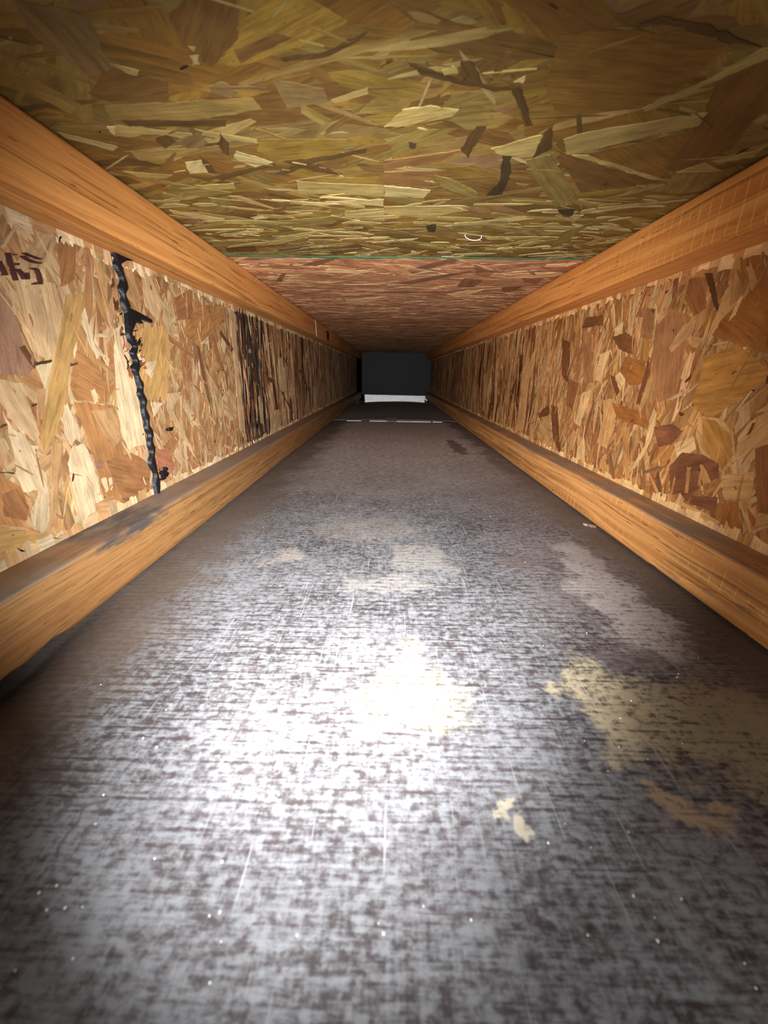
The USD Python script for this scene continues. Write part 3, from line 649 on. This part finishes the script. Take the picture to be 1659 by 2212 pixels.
S += traced(UPP, 400, 500, 1.843, TONE_V, T_UP_FAR, (-0.19, SEAM + 0.001, 0.215, Y1), 8, 0.0008)
build_strands(UPP, S, (-0.19, SEAM, 0.215, Y1), far, 2)
# the panel's edge sealed with green paint, showing as a thin ragged line in the joint
rng = np.random.default_rng(9)
gx = np.linspace(-0.176, 0.19, 60)
lowz = CEIL - 0.0002 - 0.0007 * rng.random(60)
wid = 0.0012 + 0.0022 * rng.random(60) * (noise(np.stack([gx * 30, gx * 0, gx * 0], -1), 4) > 0.4)
gv = np.vstack([np.stack([gx, SEAM - wid, np.full(60, CEIL - 0.0014)], 1), np.stack([gx, np.full(60, SEAM + 0.0002), lowz - 0.0006], 1), np.stack([gx, np.full(60, SEAM + 0.0004), np.full(60, CEIL + 0.004)], 1)])
k = np.arange(59)
gf = np.vstack([np.stack([k + o, k + o + 60, k + o + 61, k + o + 1], 1) for o in (0, 60)])
obj('edge_paint', (gv, gf), M_GREEN, near, label='green sealing paint on the panel edge at the joint')

# ------------------------------------------------------------------ the two I-joists
def flange(xa, xb, z0, z1, face, fine, seed, crack=None, amp=0.00022, chip=False):
    """A squared timber with eased edges, xa..xb by z0..z1; face: the x of the side in view."""
    r = 0.0022
    def side(n, a, b): return [a + (b - a) * k / n for k in range(n)]
    pts = []
    nz = int((z1 - z0 - 2 * r) / fine); nx = 14
    c = [(xb - r, z1 - r), (xa + r, z1 - r), (xa + r, z0 + r), (xb - r, z0 + r)]
    arcs = [(0, 90), (90, 180), (180, 270), (270, 360)]
    for (cx, cz), (a, b) in zip(c, arcs):
        arc = [(cx + r * math.cos(math.radians(t)), cz + r * math.sin(math.radians(t))) for t in np.linspace(a, b, 5)]
        pts.append(arc)
    prof = []
    for q in range(4):
        prof += pts[q]
        e, s = pts[q][-1], pts[(q + 1) % 4][0]
        vertical = q in (1, 3)
        inview = (q == 1 and face == xa) or (q == 3 and face == xb)
        n = (nz if inview else 3) if vertical else nx
        prof += [(e[0] + (s[0] - e[0]) * k / n, e[1] + (s[1] - e[1]) * k / n) for k in range(1, n)]
    prof = np.array(prof)
    ysn = axis((Y0, 0.08, 0.02), (0.08, 0.60, 0.003), (0.60, 1.2, 0.010), (1.2, YJ, 0.04))
    cen = np.array([(xa + xb) / 2, (z0 + z1) / 2])
    out = prof - cen; out /= np.linalg.norm(out, axis=1, keepdims=True)
    nrm = np.where(np.abs(prof - cen)[:, :1] / ((xb - xa) / 2) > np.abs(prof - cen)[:, 1:] / ((z1 - z0) / 2), np.stack([np.sign(out[:, 0]), 0 * out[:, 0]], 1), np.stack([0 * out[:, 0], np.sign(out[:, 1])], 1))
    n = len(prof)
    P = np.zeros((len(ysn), n, 3))
    P[:, :, 0] = prof[:, 0]; P[:, :, 2] = prof[:, 1]; P[:, :, 1] = ysn[:, None]
    d = amp * 2 * (fbm(P * [350, 9, 350], 3, seed) - 0.6) + 0.0006 * (fbm(P * [20, 5, 20], 2, seed + 7) - 0.5)
    d = np.minimum(d, 0.00025)
    if crack is not None:
        d = d + crack(P)
    P[:, :, 0] += d * nrm[:, 0]; P[:, :, 2] += d * nrm[:, 1]
    if chip:
        low = np.abs(P[:, :, 2] - z0) < 0.006
        lift = 0.0040 * np.clip((0.165 - P[:, :, 1]) / 0.03, 0, 1) * noise(P * [80, 120, 1], 2) + 0.0022 * np.exp(-((P[:, :, 1] - 0.158) / 0.006) ** 2)
        P[:, :, 2] += np.where(low, lift * np.clip(1 - (P[:, :, 2] - z0) / 0.006, 0, 1), 0)
    V = P.reshape(-1, 3)
    j, i = np.meshgrid(np.arange(n), np.arange(len(ysn) - 1), indexing='xy')
    a = (i * n + j).ravel(); b = (i * n + (j + 1) % n).ravel()
    f = np.vstack([np.stack([a, a + n, b], 1), np.stack([b, a + n, b + n], 1)])
    caps = []
    for s, base in ((1, 0), (-1, (len(ysn) - 1) * n)):
        ctr = len(V); V = np.vstack([V, [[cen[0], ysn[0] if s > 0 else ysn[-1], cen[1]]]])
        k = np.arange(n); kk = np.roll(k, -1)
        t = np.stack([np.full(n, ctr), base + k, base + kk], 1)
        caps.append(t if s > 0 else t[:, ::-1])
    return V, np.vstack([f] + caps)[:, ::-1]

def torn_edge(pl, y0, y1, seed, tone, parent):
    """Pale torn fibre where the web is pressed into the flange grooves."""
    rng = np.random.default_rng(seed)
    S = []
    for edge, sgn in ((WT, -1), (WB, 1)):
        y = y0
        while y < y1:
            w = rng.uniform(0.002, 0.012) * (1 if y < 0.8 else 2.5)
            hgt = rng.uniform(0.0026, 0.0062) * (1.4 if y < 0.35 else 1.0)
            if rng.random() < 0.96:
                n = rng.integers(3, 6)
                ya = np.linspace(y, min(y + w * 1.15, y1), n)
                top = np.stack([ya, np.full(n, edge)], 1)
                bot = np.stack([ya, edge + sgn * hgt * rng.uniform(0.55, 1.2, n)], 1)[::-1]
                t = tone[rng.choice(['c', 'c', 'p', 't'])] * rng.uniform(0.9, 1.35)
                S.append(Strand(np.vstack([top, bot]), 0.0017 + 0.0004 * rng.random(), t, rng.choice([0, 1.57]), rng.uniform(0, 50)))
            y += w
    Vs, Fs, Gs, Ts, o = [], [], [], [], 0
    for s in S:
        V, F, G, T = strand_mesh(pl, s)
        Vs.append(V); Fs.append(F + o); Gs.append(G); Ts.append(T); o += len(V)
    obj('torn_edge', (np.vstack(Vs), np.vstack(Fs)), M_STRAND, parent, kind='stuff', label='pale torn fibres along the edges of the web',
        prim_vars={'grain': (Sdf.ValueTypeNames.Float3Array, np.vstack(Gs)), 'strand_tone': (Sdf.ValueTypeNames.Color3fArray, np.vstack(Ts))})

# left joist
jl = thing('i_joist', label='left I-joist with pale strand web, wavy black glue joint and stained patch', category='joist')
fl = flange(XL - 0.062, XL, WT, CEIL - 0.0006, XL, 0.0012, 3)
obj('top_flange', fl, M_LT, jl, smooth=40)
th = np.linspace(0, 2 * np.pi, 15)[:-1]
kn = np.stack([np.full(14, XL + 0.0007), 1.09 + 0.021 * np.cos(th) * (1 + 0.1 * np.sin(3 * th)), 0.2215 + 0.0125 * np.sin(th)], 1)
obj('oval_disc', trimesh.convex.convex_hull(np.vstack([kn, kn - [0.003, 0, 0]])), M_OVAL, jl, label='dark oval disc on the flange, far along')  # dark oval disc laid flat on the flange face
wl = obj('web', box_mesh(WL - 0.0095, Y0, WB - 0.010, WL, JOINT - 0.0004, WT + 0.010), M_CORE, jl, label='pale strand web panel before the black joint')
rng = np.random.default_rng(31)
mx = (dict(t=4, o=4, b=2, p=3, y=3), dict(p=4, c=2, t=4, o=4, b=3, y=2, d=.3), dict(c=4, p=3, b=3, d=1.5, t=2))
S = web_scatter(rng, (-0.10, WB, JOINT - 0.001, WT), TONE_L, mx) + traced(LEFT, 0, 400, 2.457, TONE_L, T_LEFT, (-0.10, WB, JOINT - 0.001, WT), 7)
S += scatter(rng, (0.296, 0.125, JOINT - 0.001, 0.190), 45, 1.2, 0.6, (0.003, 0.012), (0.0006, 0.0028), TONE_L, dict(d=3, k=2, b=2, r=2), 0.0002, 0.0021, 0.0)
S += splinters(rng, (-0.10, WB, JOINT - 0.001, WT), TONE_L, 260, math.pi / 2)
build_strands(LEFT, S, (-0.10, WB, JOINT, WT), wl, 3)
torn_edge(LEFT, -0.10, JOINT - 0.001, 41, TONE_L, wl)
wl2 = obj('web', box_mesh(WL - 0.0095, JOINT + 0.0004, WB - 0.010, WL, YJ, WT + 0.010), M_CORE, jl, label='strand web panel beyond the black joint, with a black stained band')
mx2 = (dict(t=3, o=4, b=4, p=2, y=2), dict(p=3, c=1, t=4, o=4, b=4, d=1.2), dict(c=3, p=3, b=3, d=2.5, t=2))
bx = (JOINT + 0.001, WB, YJ, WT)
S = web_scatter(rng, bx, TONE_L, mx2)
S += scatter(rng, (0.5, WB, 1.2, WT), 500, math.pi / 2, 0.18, (0.04, 0.15), (0.003, 0.010), TONE_L, dict(p=2, t=2, b=4, d=3, o=2), 0.0001, 0.00045)
S += scatter(rng, (0.62, WB, YJ, WT), 1000, math.pi / 2, 0.15, (0.03, 0.17), (0.005, 0.014), TONE_L, dict(p=3, c=1, t=2, b=3, d=3, k=.3), 0.0001, 0.00055, 0.0)
S = stain(S, rng, 0.522, 0.610)
S += traced(LEFT, 0, 400, 2.457, TONE_L, T_LEFT, bx, 7) + traced(LEFT, 400, 640, 4.608, TONE_L, T_LEFT_FAR, bx, 12, 0.0012)
S += scatter(rng, (0.515, WB, 0.625, WT), 110, math.pi / 2, 0.12, (0.02, 0.09), (0.0015, 0.006), TONE_L, dict(k=9, d=3, b=2, p=1.5, t=1), 0.0002, 0.0018, 0.0)
S += scatter(rng, (JOINT + 0.001, 0.130, 0.320, 0.170), 40, 0.6, 0.6, (0.003, 0.014), (0.0006, 0.0025), TONE_L, dict(d=3, k=3, b=2), 0.0002, 0.0021, 0.0)
S += scatter(rng, (JOINT + 0.001, WB + 0.01, 0.313, 0.075), 40, 0.9, 0.6, (0.002, 0.009), (0.0005, 0.0018), TONE_L, dict(r=4, k=2, o=2), 0.0002, 0.0021, 0.0)
S += splinters(rng, (JOINT + 0.001, WB, 0.8, WT), TONE_L, 420, math.pi / 2)
build_strands(LEFT, S, bx, wl2, 4)
torn_edge(LEFT, JOINT + 0.001, YJ, 42, TONE_L, wl2)
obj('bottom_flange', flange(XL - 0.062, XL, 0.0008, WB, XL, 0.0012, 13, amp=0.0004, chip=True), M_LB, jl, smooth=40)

# the joint squeezed full of black sealant
def blob(pl, pts, h, ox, oy, s):
    p = np.array([pl.from_px(ox + a / s, oy + b / s) for a, b in zip(pts[::2], pts[1::2])])
    return Strand(p, h, np.array([0.01, 0.01, 0.01]), 0.0, 0.0, True)
centre = np.array([600,352, 612,385, 612,420, 630,470, 652,520, 636,570, 655,620, 665,680, 690,735, 668,785, 690,825, 712,862, 690,895, 720,935, 706,980, 716,1020, 742,1065, 728,1105, 760,1145, 746,1190, 772,1235, 766,1280, 795,1320, 780,1365, 805,1405, 791,1460, 815,1520, 822,1580, 826,1655], float).reshape(-1, 2)
tt = np.linspace(0, len(centre) - 1, 150)
cxy = np.stack([np.interp(tt, np.arange(len(centre)), centre[:, 0]), np.interp(tt, np.arange(len(centre)), centre[:, 1])], 1)
cst = np.array([LEFT.from_px(a / 2.457, 400 + b / 2.457) for a, b in cxy])
ker = np.exp(-0.5 * (np.arange(-4, 5) / 1.8) ** 2); ker /= ker.sum()
cst[4:-4, 0] = np.convolve(cst[:, 0], ker, 'valid')
cst[0, 1] = WT; cst[-1, 1] = WB
rng = np.random.default_rng(17)
hw = 0.0019 + 0.0009 * np.sin(tt * 3.3) + 0.0016 * noise(np.stack([tt * 1.3, 0 * tt, 0 * tt], -1), 6) + 0.0012 * np.exp(-tt / 3)
rows = []
for k, (sft, hh) in enumerate(((-1.0, 0.0), (-0.7, 0.0026), (0.0, 0.0034), (0.7, 0.0026), (1.0, 0.0))):
    st = cst + np.stack([sft * hw, 0 * hw], 1)
    rows.append(LEFT.to3(st, hh + 0.0003 * rng.random(150) * (hh > 0)))
rows = np.stack(rows, 1)
V = rows.reshape(-1, 3); k = np.arange(149)
F = np.vstack([np.stack([k * 5 + c, k * 5 + c + 1, k * 5 + c + 6, k * 5 + c + 5], 1) for c in range(4)])
obj('glue_joint', (V, F), M_TAR, jl, smooth=True, label='wavy black sealant squeezed out of the web joint')
splats = [[590,348, 620,352, 700,385, 705,402, 650,400, 612,425, 600,392], [655,648, 700,668, 742,690, 786,716, 788,730, 748,713, 722,706, 737,735, 704,722, 690,752, 662,742], [862,1496, 874,1504, 866,1520, 878,1530, 870,1548, 860,1536, 864,1518], [845,1520, 852,1515, 856,1540, 862,1558, 848,1565, 850,1545],
          [822,1640, 840,1655, 900,1612, 905,1628, 860,1650, 822,1672], [700,690, 735,690, 745,715, 720,705], [878,1292, 900,1284, 895,1302, 880,1305]]
for i, p in enumerate(splats):
    obj('glue_smear', strand_mesh(LEFT, blob(LEFT, p, 0.0030 + 0.00005 * i, 0, 400, 2.457))[:2], M_TAR, jl, label='black smear beside the joint')

# hand lettering, partly cut by the frame
def strokes(lines, ox, oy, s, h):
    ms = []
    for w, pts in lines:
        p = sg.LineString(list(zip(pts[::2], pts[1::2]))).buffer(w * 0.25, quad_segs=3, cap_style='round').simplify(2)
        q = np.array(p.exterior.coords)[:-1]
        st = Strand(np.array([LEFT.from_px(ox + a / s, oy + b / s) for a, b in q]), h, np.array([0.04, 0.01, 0.01]), 0, 0, True)
        ms.append(trimesh.Trimesh(*strand_mesh(LEFT, st)[:2], process=False)); h += 0.000004
    return trimesh.util.concatenate(ms)
obj('ink_lettering', strokes([(40, [-60,480, -20,560, 40,690]), (44, [80,350, 120,520, 205,770]), (50, [140,620, 240,610, 290,660, 340,750]), (10, [388,660, 402,760]), (30, [225,510, 230,530]), (46, [470,590, 540,610, 575,690, 605,830]), (40, [604,826, 545,822, 500,838]),
                              (28, [340,345, 430,385, 590,440]), (38, [315,395, 400,450, 480,485, 590,505]), (22, [185,365, 200,370])], 0, 500, 7.375, 0.0024 * 1), M_INK, jl, label='brown handwriting cut off by the frame')

# right joist
def crack(P):
    zc = 0.0164 + (P[:, :, 1] - 0.1677) * (0.0018 - 0.0164) / (0.2556 - 0.1677) + 0.0006 * np.sin(P[:, :, 1] * 260)
    q = P[:, :, 2] - zc
    on = (np.abs(P[:, :, 0] - XR) < 0.003) & (P[:, :, 1] < 0.275)
    return np.where(on, -0.0016 * np.exp(-(q / 0.0006) ** 2) - 0.0007 * (q < 0), 0)
jr = thing('i_joist', label='right I-joist with orange-brown strand web, cracked lower flange and pale saw marks', category='joist')
obj('top_flange', flange(XR, XR + 0.062, WT, CEIL - 0.0006, XR, 0.0012, 23), M_RT, jr, smooth=40)
wr = obj('web', box_mesh(WR, Y0, WB - 0.010, WR + 0.0095, YJ, WT + 0.010), M_CORE, jr)
rng = np.random.default_rng(51)
mx3 = (dict(t=3, o=4, b=4, p=2, y=3, m=2), dict(p=4, c=1.5, t=4, o=4, b=4, d=.8, m=2), dict(c=4, p=4, b=3, d=3, k=.6, t=2))
bx = (-0.10, WB, YJ, WT)
S = web_scatter(rng, bx, TONE_R, mx3) + scatter(rng, (0.35, WB, 1.3, WT), 550, math.pi / 2, 0.3, (0.02, 0.09), (0.002, 0.008), TONE_R, dict(c=3, p=4, b=3, d=3), 0.0001, 0.00045)
S += scatter(rng, (0.62, WB, YJ, WT), 1000, math.pi / 2, 0.15, (0.03, 0.17), (0.005, 0.014), TONE_R, dict(p=3, c=1, t=2, b=3, d=3, k=.3), 0.0001, 0.00055, 0.0)
S += traced(RIGHTP, 1000, 400, 2.106, TONE_R, T_RIGHT, bx, 15)
S += splinters(rng, (0.15, WB, 0.9, WT), TONE_R, 700, math.pi / 2)
build_strands(RIGHTP, S, bx, wr, 5)
torn_edge(RIGHTP, -0.10, YJ, 43, TONE_R, wr)
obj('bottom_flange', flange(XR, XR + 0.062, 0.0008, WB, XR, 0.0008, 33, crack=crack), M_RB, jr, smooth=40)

# ------------------------------------------------------------------ the far end of the bay
def end_z(X, Y):
    u = (Y - 1.20) / (1.90 - 1.20)
    c = np.clip(1 - ((X - 0.03) / 0.17) ** 2, 0, 1)
    P = np.stack([X, Y, 0 * X], -1)
    return -0.0025 + 0.0085 * c * u ** 2 + 0.003 * np.exp(-((Y - 1.20) / 0.05) ** 2) * c + 0.0015 * (fbm(P * 12, 2, 31) - 0.5)
obj('metal_sheet', sheet(np.linspace(-0.20, 0.225, 40), np.linspace(1.19, 1.90, 40), end_z), M_ENDSHEET, smooth=40, label='dull dark sheet of metal, buckled upwards, beyond the floor seam', category='metal sheet')
obj('wall_back', box_mesh(-0.166, 2.290, 0.016, 0.2205, 2.2915, CEIL - 0.0002), M_DARKMETAL, kind='structure', label='dark metal end wall closing the far end of the bay', category='wall')
boot = thing('duct_boot', label='galvanised duct boot with a bright upright flange at the far end', category='duct')
z0, z1 = -0.035, 0.0185
fr = np.array([[-0.147, 2.262, z0], [0.203, 2.262, z0], [0.207, 2.270, z1 - 0.003], [-0.150, 2.270, z1], [-0.147, 2.2632, z0], [0.203, 2.2632, z0], [0.207, 2.2712, z1 - 0.003], [-0.150, 2.2712, z1]])
bf = trimesh.Trimesh(fr, trimesh.creation.box().faces, process=False)
hull = trimesh.convex.convex_hull(fr)
obj('upright_flange', hull, M_BRIGHT, boot, label='bright galvanised strip with a grainy surface')
obj('rolled_edge', trimesh.convex.convex_hull(np.array([[-0.1505, 2.268, z1], [0.2075, 2.268, z1 - 0.003], [-0.1505, 2.2725, z1], [0.2075, 2.2725, z1 - 0.003], [-0.1505, 2.270, z1 + 0.0014], [0.2075, 2.270, z1 - 0.0016]])), M_BRIGHT, boot, label='bright folded top edge of the strip')
obj('side_wall', box_mesh(-0.176, 1.93, -0.10, -0.1748, 2.262, -0.004), M_DARKMETAL, boot)
obj('side_wall', box_mesh(0.189, 1.93, -0.10, 0.1902, 2.262, -0.004), M_DARKMETAL, boot)
obj('throat_back', box_mesh(-0.1748, 2.2635, -0.10, 0.189, 2.2647, -0.036), M_DARKMETAL, boot)
obj('throat_front', box_mesh(-0.1748, 1.93, -0.10, 0.189, 1.9312, -0.012), M_DARKMETAL, boot)
obj('corner_tab', trimesh.convex.convex_hull(np.array([[-0.1662, 1.88, 0.0], [-0.125, 1.90, 0.0015], [-0.140, 1.96, 0.006], [-0.1662, 1.95, 0.004], [-0.1662, 1.88, -0.001], [-0.140, 1.96, 0.005]])), M_BRIGHT, boot, label='pale bent tab at the left corner')
obj('corner_tab', trimesh.convex.convex_hull(np.array([[0.176, 1.90, 0.0], [0.1912, 1.88, 0.0], [0.190, 1.95, 0.005], [0.175, 1.94, 0.004], [0.18, 1.90, -0.001]])), M_BRIGHT, boot, label='pale bent tab at the right corner')

# ------------------------------------------------------------------ small things
def tube(path, r, sides=6):
    path = np.asarray(path, float); n = len(path)
    t = np.gradient(path, axis=0); t /= np.linalg.norm(t, axis=1, keepdims=True)
    ref = np.array([0.3, 0.2, 0.93]); a = np.cross(t, ref); a /= np.linalg.norm(a, axis=1, keepdims=True); b = np.cross(t, a)
    th = np.arange(sides) / sides * 2 * np.pi
    V = (path[:, None] + r * (np.cos(th)[None, :, None] * a[:, None] + np.sin(th)[None, :, None] * b[:, None])).reshape(-1, 3)
    i, j = np.meshgrid(np.arange(n - 1), np.arange(sides), indexing='ij')
    q = np.stack([i * sides + j, i * sides + (j + 1) % sides, (i + 1) * sides + (j + 1) % sides, (i + 1) * sides + j], -1).reshape(-1, 4)
    return V, q
th = np.linspace(math.pi * 0.95, math.pi * 2.1, 16)
curl = np.stack([0.0655 + 0.0072 * np.cos(th), 0.379 + 0.004 * np.sin(th) * -1, CEIL - 0.004 - 0.003 * np.sin(-th)], 1)
curl = np.stack([0.0655 + 0.0072 * np.cos(th), 0.377 + 0.002 * np.cos(th), CEIL - 0.0022 + 0.0030 * np.sin(th)], 1)
obj('fibre_curl', tube(curl, 0.0003), M_HAIR, label='tiny white curl of fibre hanging from the olive panel near the joint', category='fibre')
obj('cobweb_thread', tube(np.array([[XL + 0.0010, 0.915, 0.2370], [XL + 0.0016, 0.918, 0.226], [XL + 0.0012, 0.920, 0.2155], [XL + 0.0016, 0.923, 0.2060]]), 0.00035), M_HAIR, label='short white cobweb thread on the left upper flange, far along', category='cobweb')
sp = np.array([[0.1835, 0.342, 0.0], [0.1915, 0.334, 0.0], [0.1905, 0.331, 0.0], [0.182, 0.339, 0.0], [0.1835, 0.342, 0.0012], [0.1915, 0.334, 0.0016], [0.182, 0.339, 0.001]])
obj('metal_sliver', trimesh.convex.convex_hull(sp), M_BRIGHT, label='small shiny metal sliver poking from under the right lower flange', category='sliver')
rng = np.random.default_rng(77)
gr = []
for _ in range(130):
    y = math.exp(rng.uniform(math.log(0.045), math.log(0.7))); x = rng.uniform(-0.15, 0.17) * min(1, 0.45 + y * 3)
    s = trimesh.creation.icosphere(1, rng.uniform(0.00012, 0.00032)); s.apply_scale([1, 1.3, 0.8]); s.apply_translation([x, y, float(floor_z(np.array([[x]]), np.array([[y]]))[0, 0]) + 0.0001]); gr.append(s)
obj('grit', trimesh.util.concatenate(gr), M_GRIT, kind='stuff', label='tiny bright grains of grit scattered over the metal floor', category='grit')
